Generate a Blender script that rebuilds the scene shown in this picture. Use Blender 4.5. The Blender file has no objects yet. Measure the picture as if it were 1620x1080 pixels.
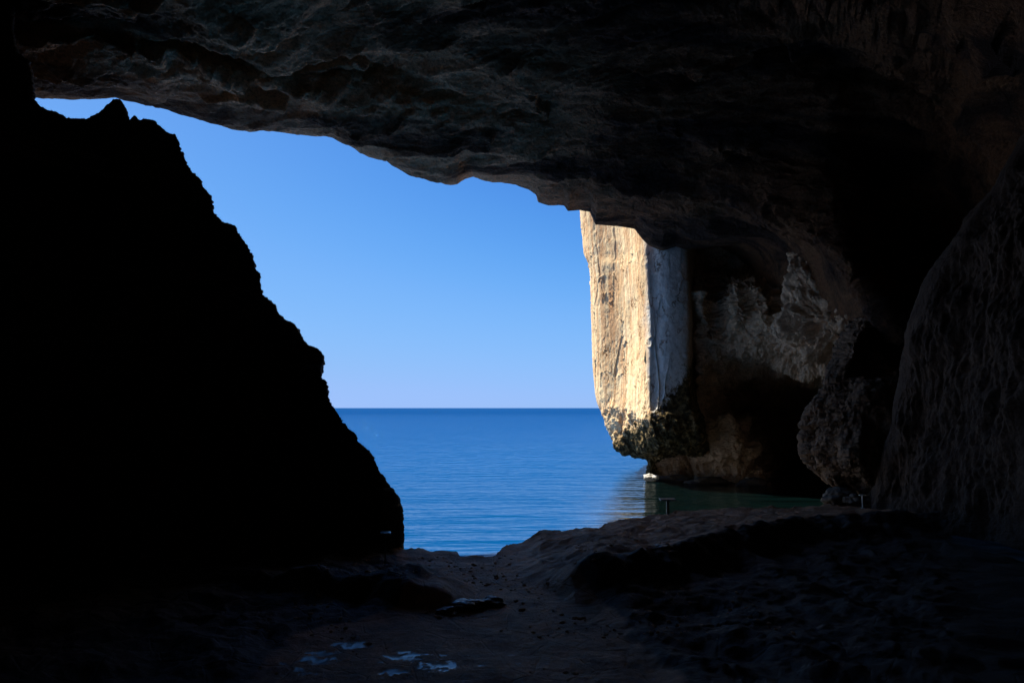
import bpy, math, random
import numpy as np
from mathutils import Vector

random.seed(7)
scene = bpy.context.scene
COL = scene.collection
R = math.radians

# ------------------------------------------------------------------ camera
CAM_Z = 7.0
FOC = 1080.0                       # focal length in photograph pixels (24 mm on 36 mm)
PITCH = math.atan(105.0 / FOC)     # the horizon stands at row 645
cp, sp = math.cos(PITCH), math.sin(PITCH)
cam_d = bpy.data.cameras.new('camera')
cam_d.lens = 24.0; cam_d.sensor_width = 36.0
cam_d.clip_start = 0.1; cam_d.clip_end = 60000
cam = bpy.data.objects.new('camera', cam_d); COL.objects.link(cam)
cam.location = (0, 0, CAM_Z); cam.rotation_euler = (math.pi / 2 + PITCH, 0, 0)
scene.camera = cam

def ray(px, py):
    a = (px - 810.0) / FOC; b = (540.0 - py) / FOC
    return np.array([a, cp - sp * b, sp + cp * b])
def W(px, py, d):                  # the point seen at (px,py) that stands d metres out
    r = ray(px, py); s = d / r[1]
    return np.array([r[0] * s, d, CAM_Z + r[2] * s])
def Wz(px, py, z):                 # the point seen at (px,py) that stands at height z
    r = ray(px, py); s = (z - CAM_Z) / r[2]
    return np.array([r[0] * s, r[1] * s, z])

# ------------------------------------------------------------------ noise
_rng = np.random.RandomState(3)
_G = _rng.normal(size=(256, 3)); _G /= np.linalg.norm(_G, axis=1)[:, None]
def _h(ix, iy, iz, seed):
    h = (ix.astype(np.int64) * 73856093) ^ (iy.astype(np.int64) * 19349663) ^ (iz.astype(np.int64) * 83492791) ^ (seed * 2654435)
    h = (h ^ (h >> 13)) * 1274126177
    return ((h ^ (h >> 16)) & 0x7fffffff)
def perlin(P, seed=0):
    I = np.floor(P); F = P - I; I = I.astype(np.int64)
    U = F * F * F * (F * (F * 6 - 15) + 10)
    out = 0
    for dx in (0, 1):
        wx = U[:, 0] if dx else 1 - U[:, 0]
        for dy in (0, 1):
            wy = U[:, 1] if dy else 1 - U[:, 1]
            for dz in (0, 1):
                wz = U[:, 2] if dz else 1 - U[:, 2]
                g = _G[_h(I[:, 0] + dx, I[:, 1] + dy, I[:, 2] + dz, seed) & 255]
                dd = (F[:, 0] - dx) * g[:, 0] + (F[:, 1] - dy) * g[:, 1] + (F[:, 2] - dz) * g[:, 2]
                out = out + wx * wy * wz * dd
    return out * 1.5
def fbm(P, size, octs=4, gain=0.5, seed=0):
    s = 0; a = 1.0; Q = P / size
    for o in range(octs):
        s = s + a * perlin(Q, seed + o * 17); Q = Q * 2.03 + 11.3; a *= gain
    return s
def ridged(P, size, octs=4, gain=0.5, seed=0):
    s = 0; a = 1.0; Q = P / size
    for o in range(octs):
        s = s + a * (1 - 2.2 * np.abs(perlin(Q, seed + o * 13))); Q = Q * 2.07 + 5.7; a *= gain
    return s - 0.5
def cells(P, size, seed=0):        # F1 and F2-F1 of a Worley noise, and a random value per cell
    Q = P / size; I = np.floor(Q).astype(np.int64)
    f1 = np.full(len(P), 9.0); f2 = np.full(len(P), 9.0); val = np.zeros(len(P))
    for dx in (-1, 0, 1):
        for dy in (-1, 0, 1):
            for dz in (-1, 0, 1):
                cx, cy, cz = I[:, 0] + dx, I[:, 1] + dy, I[:, 2] + dz
                h = _h(cx, cy, cz, seed)
                jx = (h & 1023) / 1023.0; jy = ((h >> 10) & 1023) / 1023.0; jz = ((h >> 20) & 1023) / 1023.0
                d = np.sqrt((Q[:, 0] - cx - jx) ** 2 + (Q[:, 1] - cy - jy) ** 2 + (Q[:, 2] - cz - jz) ** 2)
                v = ((h >> 5) & 255) / 255.0
                m = d < f1
                f2 = np.where(m, f1, np.minimum(f2, d)); val = np.where(m, v, val); f1 = np.where(m, d, f1)
    return f1, f2 - f1, val
def sm(a, b, x):
    t = np.clip((x - a) / (b - a), 0, 1); return t * t * (3 - 2 * t)
def strata(P, thick, sharp=3.0, seed=0, tilt=(0.06, 0.02)):   # bedding planes: stepped displacement by height
    zz = P[:, 2] + tilt[0] * P[:, 0] + tilt[1] * P[:, 1] + 0.9 * fbm(P, 9.0, 3, seed=seed)
    k = zz / thick; f = k - np.floor(k)
    n = _h(np.floor(k).astype(np.int64), np.zeros(len(P), np.int64), np.zeros(len(P), np.int64), seed) & 255
    n2 = _h(np.floor(k).astype(np.int64) + 1, np.zeros(len(P), np.int64), np.zeros(len(P), np.int64), seed) & 255
    t = sm(0.75, 1.0, f)
    return (n * (1 - t) + n2 * t) / 255.0 - 0.5

# ------------------------------------------------------------------ sheets
def pchip(xk, Y, x):
    xk = np.asarray(xk, float); Y = np.asarray(Y, float); n = len(xk)
    h = np.diff(xk); sh = (-1,) + (1,) * (Y.ndim - 1)
    D = np.diff(Y, axis=0) / h.reshape(sh)
    M = np.zeros_like(Y); M[0] = D[0]; M[-1] = D[-1]
    if n > 2:
        w1 = (2 * h[1:] + h[:-1]).reshape(sh); w2 = (h[1:] + 2 * h[:-1]).reshape(sh)
        a, b = D[:-1], D[1:]; ok = a * b > 0
        M[1:-1] = np.where(ok, (w1 + w2) / (w1 / np.where(ok, a, 1) + w2 / np.where(ok, b, 1)), 0)
    i = np.clip(np.searchsorted(xk, x, side='right') - 1, 0, n - 2)
    t = ((x - xk[i]) / h[i]).reshape(sh); hh = h[i].reshape(sh)
    return ((1 + 2 * t) * (1 - t) ** 2 * Y[i] + t * (1 - t) ** 2 * hh * M[i]
            + t * t * (3 - 2 * t) * Y[i + 1] + t * t * (t - 1) * hh * M[i + 1])
def rowcurve(pts, us, lin=False):  # pts: list of (u, xyz)
    k = [p[0] for p in pts]; Y = np.array([p[1] for p in pts])
    us = np.clip(us, k[0], k[-1])
    if lin: return np.stack([np.interp(us, k, Y[:, c]) for c in range(3)], 1)
    return pchip(k, Y, us)
def make_sheet(rows, us, counts):
    """rows: list of arrays (nu,3); counts: number of steps between consecutive rows"""
    knots = np.arange(len(rows), dtype=float); vs = []
    for i, c in enumerate(counts): vs += list(i + np.arange(c) / c)
    vs.append(len(rows) - 1.0); vs = np.array(vs)
    return pchip(knots, np.array(rows), vs)      # (nv,nu,3)
def normals(G):
    du = np.gradient(G, axis=1); dv = np.gradient(G, axis=0)
    n = np.cross(du, dv); l = np.linalg.norm(n, axis=2, keepdims=True); return n / np.maximum(l, 1e-9)
def link_mesh(name, verts, faces, mat, smooth=True, parent=None):
    me = bpy.data.meshes.new(name)
    verts = np.asarray(verts, dtype=np.float32)
    if isinstance(faces, np.ndarray):
        nf = len(faces); me.vertices.add(len(verts)); me.vertices.foreach_set('co', verts.ravel())
        me.loops.add(nf * 4); me.loops.foreach_set('vertex_index', faces.astype(np.int32).ravel())
        me.polygons.add(nf); me.polygons.foreach_set('loop_start', np.arange(0, nf * 4, 4, dtype=np.int32))
        me.update(calc_edges=True)
    else:
        me.from_pydata([tuple(map(float, v)) for v in verts], [], faces); me.update()
    me.polygons.foreach_set('use_smooth', np.full(len(me.polygons), smooth)); 
    me.materials.append(mat)
    o = bpy.data.objects.new(name, me); COL.objects.link(o)
    if parent: o.parent = parent
    return o
def grid_faces(nv, nu):
    i = np.arange(nv * nu).reshape(nv, nu)
    return np.stack([i[:-1, :-1], i[:-1, 1:], i[1:, 1:], i[1:, :-1]], -1).reshape(-1, 4)
def build_sheet(name, G, disp, mat, flip=False):
    nv, nu, _ = G.shape; N = normals(G)
    if flip: N = -N
    P = G.reshape(-1, 3); n = N.reshape(-1, 3)
    P2 = P + disp(P, n)
    F = grid_faces(nv, nu)
    if flip: F = F[:, ::-1]
    return link_mesh(name, P2, F, mat)
def tag(o, label=None, cat=None, group=None, kind=None):
    if label: o['label'] = label
    if cat: o['category'] = cat
    if group: o['group'] = group
    if kind: o['kind'] = kind
    return o

# ------------------------------------------------------------------ materials
class NT:
    def __init__(s, name):
        s.m = bpy.data.materials.new(name); s.m.use_nodes = True; s.t = s.m.node_tree; s.t.nodes.clear()
        s.out = s.n('ShaderNodeOutputMaterial'); s.b = s.n('ShaderNodeBsdfPrincipled')
        s.l(s.b.outputs[0], s.out.inputs[0])
        s.co = s.n('ShaderNodeTexCoord').outputs['Object']
    def n(s, t, **k):
        x = s.t.nodes.new(t)
        for a, b in k.items(): setattr(x, a, b)
        return x
    def l(s, a, b): s.t.links.new(a, b)
    def mapped(s, scale):
        m = s.n('ShaderNodeMapping'); m.inputs['Scale'].default_value = scale; s.l(s.co, m.inputs[0]); return m.outputs[0]
    def noise(s, scale, detail=6, rough=.6, vec=None, dist=0):
        x = s.n('ShaderNodeTexNoise'); x.inputs['Scale'].default_value = scale; x.inputs['Detail'].default_value = detail
        x.inputs['Roughness'].default_value = rough; x.inputs['Distortion'].default_value = dist
        s.l(vec or s.co, x.inputs['Vector']); return x.outputs[0]
    def vor(s, scale, feature='F1', vec=None):
        x = s.n('ShaderNodeTexVoronoi', feature=feature); x.inputs['Scale'].default_value = scale
        s.l(vec or s.co, x.inputs['Vector']); return x.outputs[0]
    def ramp(s, f, stops, interp='LINEAR'):
        x = s.n('ShaderNodeValToRGB'); r = x.color_ramp; r.interpolation = interp
        while len(r.elements) < len(stops): r.elements.new(0.5)
        for e, (p, c) in zip(r.elements, stops):
            e.position = p; e.color = (c, c, c, 1) if isinstance(c, (int, float)) else (*c, 1)
        s.l(f, x.inputs[0]); return x.outputs[0]
    def mix(s, f, a, b, mode='MIX'):
        x = s.n('ShaderNodeMix', data_type='RGBA', blend_type=mode)
        for sock, v in ((x.inputs[0], f), (x.inputs[6], a), (x.inputs[7], b)):
            if isinstance(v, (int, float)): sock.default_value = v
            elif isinstance(v, tuple): sock.default_value = (*v, 1)
            else: s.l(v, sock)
        return x.outputs[2]
    def math(s, op, a, b=0.0, clamp=False):
        x = s.n('ShaderNodeMath', operation=op, use_clamp=clamp)
        for i, v in enumerate((a, b)):
            if isinstance(v, (int, float)): x.inputs[i].default_value = v
            else: s.l(v, x.inputs[i])
        return x.outputs[0]
    def bump(s, h, strength=1, dist=.1, nrm=None):
        x = s.n('ShaderNodeBump'); x.inputs['Strength'].default_value = strength; x.inputs['Distance'].default_value = dist
        s.l(h, x.inputs['Height'])
        if nrm is not None: s.l(nrm, x.inputs['Normal'])
        return x.outputs[0]
    def sep(s, vec=None):
        x = s.n('ShaderNodeSeparateXYZ'); s.l(vec or s.co, x.inputs[0]); return x.outputs

def stretch_patches(t, col, k):      # long dark streaks along the bedding
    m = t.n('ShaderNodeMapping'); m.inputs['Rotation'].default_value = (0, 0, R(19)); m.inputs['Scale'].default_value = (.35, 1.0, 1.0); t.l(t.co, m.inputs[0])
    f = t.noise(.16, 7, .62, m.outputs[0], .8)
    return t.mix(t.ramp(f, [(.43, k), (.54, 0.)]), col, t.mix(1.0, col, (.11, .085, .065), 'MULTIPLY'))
def cave_rock(name, dark, mid, light, scale=1.0, bd=.25, vertical=0.0, rough=.85, spec=.25, pale=(), gloom=None):
    t = NT(name)
    n1 = t.noise(.22 * scale, 8, .65, dist=.4)
    n2 = t.noise(1.6 * scale, 8, .7)
    col = t.ramp(n1, [(.3, dark), (.5, mid), (.72, light)])
    col = t.mix(t.ramp(n2, [(.35, .0), (.7, .55)]), col, light)
    speck = t.ramp(t.noise(7 * scale, 5, .7), [(.36, .55), (.52, 1.0)])
    col = t.mix(1.0, col, speck, 'MULTIPLY')
    for (c, rad, tint) in pale:  # paler rounds paint in the light on the lit parts of the wall
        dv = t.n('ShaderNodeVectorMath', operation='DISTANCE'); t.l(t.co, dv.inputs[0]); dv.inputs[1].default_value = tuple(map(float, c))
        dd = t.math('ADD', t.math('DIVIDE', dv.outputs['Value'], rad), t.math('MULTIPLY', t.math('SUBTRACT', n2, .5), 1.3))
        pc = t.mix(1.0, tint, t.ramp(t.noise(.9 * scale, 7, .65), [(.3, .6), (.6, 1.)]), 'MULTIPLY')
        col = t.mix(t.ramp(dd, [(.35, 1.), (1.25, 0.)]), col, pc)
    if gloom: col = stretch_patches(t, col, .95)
    if gloom:      # shade of the inner vault painted into the rock colour
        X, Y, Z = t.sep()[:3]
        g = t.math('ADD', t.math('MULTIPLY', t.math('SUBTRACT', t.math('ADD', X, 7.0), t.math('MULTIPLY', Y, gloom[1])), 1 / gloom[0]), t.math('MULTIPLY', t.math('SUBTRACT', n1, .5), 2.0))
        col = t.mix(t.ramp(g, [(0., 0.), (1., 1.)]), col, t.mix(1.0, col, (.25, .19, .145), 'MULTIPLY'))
    t.l(col, t.b.inputs['Base Color'])
    st = t.mapped((1.1, 1.1, .45)) if vertical else t.mapped((.5, .9, 2.4))
    h1 = t.noise(1.1 * scale, 9, .68, st, .5)
    h2 = t.noise(4.5 * scale, 7, .65)
    h = t.math('ADD', h1, t.math('MULTIPLY', h2, .8))
    cr = t.ramp(t.vor(1.1 * scale, 'DISTANCE_TO_EDGE', t.mapped((.6, .6, 1.0))), [(.0, 0.), (.045, 1.)])
    h = t.math('ADD', h, t.math('MULTIPLY', cr, .12))
    t.l(t.bump(h, 1.0, bd), t.b.inputs['Normal'])
    t.b.inputs['Roughness'].default_value = rough
    t.b.inputs['Specular IOR Level'].default_value = spec
    return t.m

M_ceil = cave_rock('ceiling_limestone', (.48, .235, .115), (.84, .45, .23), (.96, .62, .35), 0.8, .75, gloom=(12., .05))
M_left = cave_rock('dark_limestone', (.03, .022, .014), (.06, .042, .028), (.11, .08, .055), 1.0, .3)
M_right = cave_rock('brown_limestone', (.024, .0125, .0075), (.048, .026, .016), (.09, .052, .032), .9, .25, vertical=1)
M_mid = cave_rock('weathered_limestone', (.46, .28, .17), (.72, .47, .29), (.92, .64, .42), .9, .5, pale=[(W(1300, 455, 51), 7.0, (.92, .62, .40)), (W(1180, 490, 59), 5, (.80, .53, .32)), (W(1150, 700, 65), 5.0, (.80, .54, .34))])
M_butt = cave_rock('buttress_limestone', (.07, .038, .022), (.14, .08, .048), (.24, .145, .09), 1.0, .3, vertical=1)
M_grit = cave_rock('grit_stone', (.2, .1, .05), (.42, .21, .11), (.65, .36, .2), 3.0, .02)
M_wet = cave_rock('wet_stone', (.05, .036, .026), (.1, .072, .052), (.2, .15, .11), 2.5, .05, rough=.35, spec=.5)
M_boulder = cave_rock('boulder_stone', (.06, .05, .042), (.12, .1, .085), (.22, .19, .16), 2.0, .08)

def cliff_mat():
    t = NT('sunlit_limestone')
    x, y, z = t.sep()[:3]
    vs = t.mapped((.8, .8, .5))
    n1 = t.noise(.55, 8, .62, vs, .6)
    n2 = t.noise(2.6, 8, .72, t.mapped((1, 1, .65)))
    col = t.ramp(n1, [(.28, (.76, .47, .23)), (.38, (.92, .67, .39)), (.55, (.95, .75, .46)), (.75, (.95, .81, .56))])
    col = t.mix(t.ramp(n2, [(.54, 0.), (.76, .6)]), col, (.55, .34, .17))
    # ochre seams running down
    seam = t.ramp(t.noise(.8, 5, .6, t.mapped((1.4, 1.4, .06)), 1.0), [(.47, 0.), (.53, .85), (.60, 0.)])
    col = t.mix(seam, col, (.62, .32, .15))
    pits = t.ramp(t.noise(4.5, 5, .75, t.mapped((1, 1, .7))), [(.31, .3), (.37, 1.)])
    col = t.mix(1.0, col, pits, 'MULTIPLY')
    mot = t.ramp(t.noise(3.2, 9, .78), [(.34, .68), (.48, 1.)])
    col = t.mix(1.0, col, mot, 'MULTIPLY')
    wv = t.n('ShaderNodeVectorMath', operation='ADD'); wn_ = t.n('ShaderNodeTexNoise'); wn_.inputs['Scale'].default_value = .9; wn_.inputs['Detail'].default_value = 5
    ws = t.n('ShaderNodeVectorMath', operation='SCALE'); ws.inputs['Scale'].default_value = 2.2
    t.l(t.mapped((1., 1., .38)), wv.inputs[0]); t.l(t.co, wn_.inputs['Vector']); t.l(wn_.outputs[1], ws.inputs[0]); t.l(ws.outputs[0], wv.inputs[1])
    fis = t.ramp(t.vor(.33, 'DISTANCE_TO_EDGE', wv.outputs[0]), [(0., .0), (.010, .2), (.022, 1.)])
    fis = t.mix(t.ramp(t.noise(.5, 3, .6), [(.42, 0.), (.55, 1.)]), fis, 1.0 if False else (1., 1., 1.))
    fism = t.mix(1.0, (.28, .19, .13), (1., 1., 1.), 'MIX'); fism = t.mix(fis, (.30, .21, .15), (1., 1., 1.))
    col = t.mix(1.0, col, fism, 'MULTIPLY')
    # shaded side (inner face): grey of the shade painted in towards the cave
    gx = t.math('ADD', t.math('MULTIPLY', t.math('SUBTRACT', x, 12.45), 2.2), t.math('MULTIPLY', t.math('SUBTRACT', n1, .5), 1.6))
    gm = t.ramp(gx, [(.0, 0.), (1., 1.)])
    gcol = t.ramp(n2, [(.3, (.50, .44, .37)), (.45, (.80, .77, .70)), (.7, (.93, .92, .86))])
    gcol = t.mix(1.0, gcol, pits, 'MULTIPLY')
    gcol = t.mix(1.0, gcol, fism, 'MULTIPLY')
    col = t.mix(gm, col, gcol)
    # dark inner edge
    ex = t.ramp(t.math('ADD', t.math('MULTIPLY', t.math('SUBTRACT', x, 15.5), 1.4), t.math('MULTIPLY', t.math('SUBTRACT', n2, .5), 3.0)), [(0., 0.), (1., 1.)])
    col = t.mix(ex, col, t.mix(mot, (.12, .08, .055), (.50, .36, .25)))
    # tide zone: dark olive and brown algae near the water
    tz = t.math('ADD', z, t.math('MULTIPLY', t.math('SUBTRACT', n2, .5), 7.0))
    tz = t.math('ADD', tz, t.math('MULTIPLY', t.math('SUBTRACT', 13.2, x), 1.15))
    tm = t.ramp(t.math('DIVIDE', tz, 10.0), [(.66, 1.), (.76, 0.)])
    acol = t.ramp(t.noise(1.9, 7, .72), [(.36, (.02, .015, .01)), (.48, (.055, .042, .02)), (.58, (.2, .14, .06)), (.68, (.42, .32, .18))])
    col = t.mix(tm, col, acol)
    t.l(col, t.b.inputs['Base Color'])
    h = t.math('ADD', t.math('MULTIPLY', t.noise(.9, 8, .7), .25), t.math('MULTIPLY', n2, .22))
    h = t.math('ADD', h, t.math('MULTIPLY', t.ramp(t.noise(5.5, 5, .75, t.mapped((1, 1, .7))), [(.32, 0.), (.44, 1.)]), .1))
    crk = t.ramp(t.vor(.5, 'DISTANCE_TO_EDGE', t.mapped((1.0, 1.0, .3))), [(0., 0.), (.012, 1.)])
    h = t.math('ADD', h, t.math('MULTIPLY', fis, .18))
    h = t.math('ADD', h, t.math('MULTIPLY', t.noise(7, 7, .75), .45))
    t.l(t.bump(h, .85, .2), t.b.inputs['Normal'])
    t.b.inputs['Roughness'].default_value = .9; t.b.inputs['Specular IOR Level'].default_value = .1
    return t.m
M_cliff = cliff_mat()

def floor_mat():
    t = NT('cave_floor_rock')
    x, y, z = t.sep()[:3]
    n1 = t.noise(.5, 8, .65); n2 = t.noise(5, 8, .7)
    rock = t.ramp(n1, [(.3, (.016, .010, .007)), (.7, (.045, .029, .02))])  # near black: shade beside the path put into the rock colour
    path = t.ramp(n2, [(.3, (.36, .158, .072)), (.7, (.62, .30, .145))])
    at = t.n('ShaderNodeAttribute', attribute_name='trodden').outputs['Fac']
    m = t.ramp(t.math('ADD', at, t.math('MULTIPLY', t.math('SUBTRACT', n1, .5), .9)), [(.42, 0.), (.62, 1.)])
    wt = t.n('ShaderNodeAttribute', attribute_name='wet').outputs['Fac']
    stain = t.ramp(t.noise(.9, 7, .7), [(.38, .45), (.6, 1.)])
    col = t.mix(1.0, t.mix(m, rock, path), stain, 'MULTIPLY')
    crk = t.ramp(t.vor(.8, 'DISTANCE_TO_EDGE'), [(0., 0.), (.03, 1.)])
    t.l(t.mix(wt, col, (.02, .016, .012)), t.b.inputs['Base Color'])
    h = t.math('ADD', t.math('ADD', t.noise(1.4, 9, .72), t.math('MULTIPLY', t.noise(9, 6, .75), .3)), t.math('MULTIPLY', crk, .15))
    bp = t.n('ShaderNodeBump'); bp.inputs['Distance'].default_value = .16; t.l(h, bp.inputs['Height']); t.l(t.math('SUBTRACT', 1.0, wt), bp.inputs['Strength'])
    t.l(bp.outputs[0], t.b.inputs['Normal'])
    t.l(t.ramp(wt, [(0., .75), (1., .3)]), t.b.inputs['Roughness'])
    # t.b.inputs['Specular IOR Level'].default_value = .2
    return t.m
M_floor = floor_mat()

def sea_mat():
    t = NT('sea_water')
    x, y, z = t.sep()[:3]
    # shallow green water near cave and cliff foot, cliff's shade painted into it
    sh = t.math('ADD', t.math('MULTIPLY', t.math('SUBTRACT', x, t.math('SUBTRACT', t.math('MULTIPLY', y, .2), 3.6)), .6), t.math('MULTIPLY', t.math('SUBTRACT', t.noise(.25, 3), .5), .8))
    sh = t.math('MULTIPLY', t.ramp(sh, [(0., 0.), (1., 1.)]), t.ramp(t.math('DIVIDE', y, 100.), [(.66, 1.), (.8, 0.)]))
    far = t.ramp(t.math('DIVIDE', y, 1500.), [(0., 0.), (.5, 1.)])
    deep = t.mix(far, (.0005, .062, .215), (.001, .049, .182))
    col = t.mix(sh, deep, (.0012, .0050, .0052))
    w1 = t.noise(.33, 5, .5, t.mapped((.3, 1.4, 1)), .5)
    rot = t.n('ShaderNodeMapping'); rot.inputs['Rotation'].default_value = (0, 0, R(24)); rot.inputs['Scale'].default_value = (.35, 1.9, 1); t.l(t.co, rot.inputs[0])
    w2 = t.noise(.55, 4, .5, rot.outputs[0], .3)
    w3 = t.noise(.07, 4, .55, t.mapped((.35, 1.2, 1)))
    h = t.math('ADD', t.math('ADD', w1, t.math('MULTIPLY', w2, .8)), t.math('MULTIPLY', w3, 2.5))
    yy = t.math('DIVIDE', t.math('SUBTRACT', y, t.math('MULTIPLY', x, 3.0)), 400.)
    calm = t.ramp(yy, [(.03, .2), (.06, .26), (.10, .42), (.16, .6), (.6, 1.)])
    nrm = t.bump(t.math('MULTIPLY', h, calm), 1.0, 1.05)
    df = t.n('ShaderNodeBsdfDiffuse'); t.l(col, df.inputs[0])
    gl = t.n('ShaderNodeBsdfGlossy'); gl.inputs['Roughness'].default_value = .05; gl.inputs['Color'].default_value = (.88, .95, 1, 1); t.l(nrm, gl.inputs['Normal'])
    fz = t.n('ShaderNodeFresnel'); fz.inputs['IOR'].default_value = 1.33; t.l(nrm, fz.inputs['Normal'])
    fac = t.math('MULTIPLY', fz.outputs[0], t.math('MULTIPLY', t.ramp(yy, [(.045, 1.), (.09, .58)]), t.ramp(t.math('DIVIDE', y, 900.), [(.1, 1.), (1., .3)])))
    mx = t.n('ShaderNodeMixShader'); t.l(fac, mx.inputs[0]); t.l(df.outputs[0], mx.inputs[1]); t.l(gl.outputs[0], mx.inputs[2])
    t.l(mx.outputs[0], t.out.inputs[0]); t.t.nodes.remove(t.b)
    return t.m
M_sea = sea_mat()

# ------------------------------------------------------------------ cave ceiling
upx = np.concatenate([np.linspace(-500, -20, 60, endpoint=False), np.linspace(-20, 1500, 860, endpoint=False), np.linspace(1500, 2300, 60)])
def curve(pts, lin=False):
    return rowcurve([(p[0], W(p[0], p[1], p[2])) for p in pts], upx, lin)
rim = curve([(a_, b_ - (5 if a_ <= 300 else 2 if a_ < 700 else 0), c_) for a_, b_, c_ in [(-500, 110, 44), (-100, 130, 44), (20, 150, 45), (55, 155, 45), (110, 160, 45.3), (150, 159, 45.5), (183, 157, 45.6), (215, 165, 45.8), (245, 176, 46),
    (265, 178, 46.2), (300, 187, 46.7), (330, 193, 47.2), (370, 203, 47.8), (410, 209, 48.5), (450, 212, 49.2), (500, 218, 50), (527, 221, 50.5), (545, 231, 51), (570, 243, 51.5), (605, 252, 52), (620, 262, 52.5),
    (640, 271, 53), (668, 281, 53.6), (690, 287, 54), (705, 291, 54.3), (722, 289, 54.7), (735, 281, 55), (748, 277, 55.4), (765, 283, 55.8), (790, 288, 56.4), (815, 292, 57), (838, 300, 57.6), (849, 308, 58), (852, 318, 58.2), (868, 323, 58.6),
    (893, 325, 59), (899, 333, 59.2), (918, 331, 59.6), (935, 334, 60), (943, 354, 60), (975, 356, 60.5), (1005, 361, 61), (1018, 374, 61.4), (1030, 386, 61.8), (1048, 394, 62), (1068, 389, 62.4), (1088, 391, 61), (1115, 386, 59.5), (1150, 380, 57.5),
    (1200, 374, 54.5), (1240, 382, 52), (1262, 392, 51), (1290, 408, 49.5), (1320, 435, 47.5), (1350, 470, 46), (1378, 515, 45), (1400, 540, 44.5), (1440, 545, 44), (1500, 565, 40), (1700, 600, 34), (2300, 640, 26)]], lin=True)
rows = []
blend = sm(1080, 1160, upx)[:, None]
ext1 = rim + np.array([0, 1.2, 1.6]) * (1 - blend) + np.array([0, 14, 2.5]) * blend
ext2 = rim * [1, 1, 0] + (np.array([0, 5, 40]) * (1 - blend) + np.array([0, 60, 40]) * blend)
ext3 = ext2 + np.array([0, -20, 12])
rows += [ext3, ext2, ext1, rim]
# lit underside up to the first inward step
rows.append(curve([(-500, 60, 36), (0, 70, 36.5), (25, 62, 37), (120, 70, 37.3), (200, 82, 37.8), (300, 95, 38.4), (370, 118, 39.5), (450, 146, 41), (550, 172, 43), (650, 190, 45), (700, 205, 46), (760, 205, 47), (830, 215, 48), (900, 240, 50),
    (960, 262, 51), (1030, 300, 52.5), (1100, 330, 53), (1180, 335, 50.5), (1240, 350, 48), (1300, 380, 46), (1350, 430, 44.5), (1400, 490, 43.5), (1450, 510, 42.5), (1520, 520, 39), (1700, 540, 33), (2300, 560, 25)]))
rows.append(curve([(-500, 0, 35.5), (0, 8, 36), (35, 16, 36.4), (110, 42, 36.8), (215, 54, 37.6), (300, 58, 38.2), (350, 77, 39), (415, 87, 40), (440, 95, 40.4), (500, 92, 41), (550, 86, 41.6), (625, 100, 42.5), (700, 130, 43.5), (760, 150, 44.5), (830, 160, 45.5), (900, 195, 47),
    (960, 228, 48.5), (1030, 262, 50), (1100, 290, 50.5), (1180, 300, 48.5), (1240, 320, 47), (1300, 350, 46), (1350, 395, 45), (1400, 450, 45), (1450, 480, 44), (1520, 490, 42), (1700, 500, 34), (2300, 520, 25)]))
rows.append(curve([(-500, -60, 31), (0, -40, 31.5), (110, -10, 32), (215, 8, 33), (300, 22, 33.5), (350, 32, 34), (440, 58, 36), (500, 62, 37), (550, 62, 37.5), (625, 64, 38.2), (700, 80, 39), (760, 98, 40), (830, 112, 41), (900, 128, 42),
    (960, 150, 43), (1030, 180, 44.5), (1100, 210, 45.5), (1180, 230, 46), (1240, 250, 46), (1300, 270, 45.5), (1350, 300, 46), (1400, 340, 47.5), (1450, 380, 47), (1520, 400, 45), (1700, 420, 35), (2300, 420, 25)]))
rows.append(curve([(-500, -120, 29), (0, -90, 29.5), (110, -60, 30), (215, -30, 31), (300, -5, 32), (350, 0, 33), (440, 25, 34.5), (550, 30, 35.5), (625, 32, 36), (700, 45, 37), (760, 60, 38), (830, 68, 39), (900, 80, 39.5),
    (1030, 110, 41), (1100, 130, 41.5), (1240, 150, 42), (1300, 170, 42.5), (1350, 200, 44), (1400, 230, 45), (1450, 270, 45), (1520, 300, 43), (1700, 300, 34), (2300, 300, 24)]))
rows.append(curve([(-500, -260, 25), (0, -220, 26), (300, -120, 27), (500, -90, 29), (700, -60, 31), (900, -30, 33), (1100, 0, 35), (1300, 40, 37), (1400, 80, 38), (1520, 120, 37), (1700, 120, 31), (2300, 100, 22)]))
def wrow(pts): return rowcurve([(p[0], np.array(p[1:])) for p in pts], upx)
rows.append(wrow([(-500, -40, 14, 27), (300, -14, 14, 27), (900, 2, 14, 27), (1500, 16, 16, 26), (2300, 36, 14, 22)]))
rows.append(wrow([(-500, -40, -4, 25), (300, -14, -4, 24), (900, 2, -4, 24), (1500, 16, -4, 23), (2300, 36, -4, 20)]))
rows.append(wrow([(-500, -40, -24, 12), (300, -14, -24, 12), (900, 2, -24, 12), (1500, 16, -24, 12), (2300, 36, -24, 12)]))
rows.append(wrow([(-500, -40, -27, -3), (300, -14, -27, -3), (900, 2, -27, -3), (1500, 16, -27, -3), (2300, 36, -27, -3)]))
G = make_sheet(rows, upx, [4, 14, 20, 150, 60, 90, 60, 60, 20, 10, 10, 8])
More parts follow.
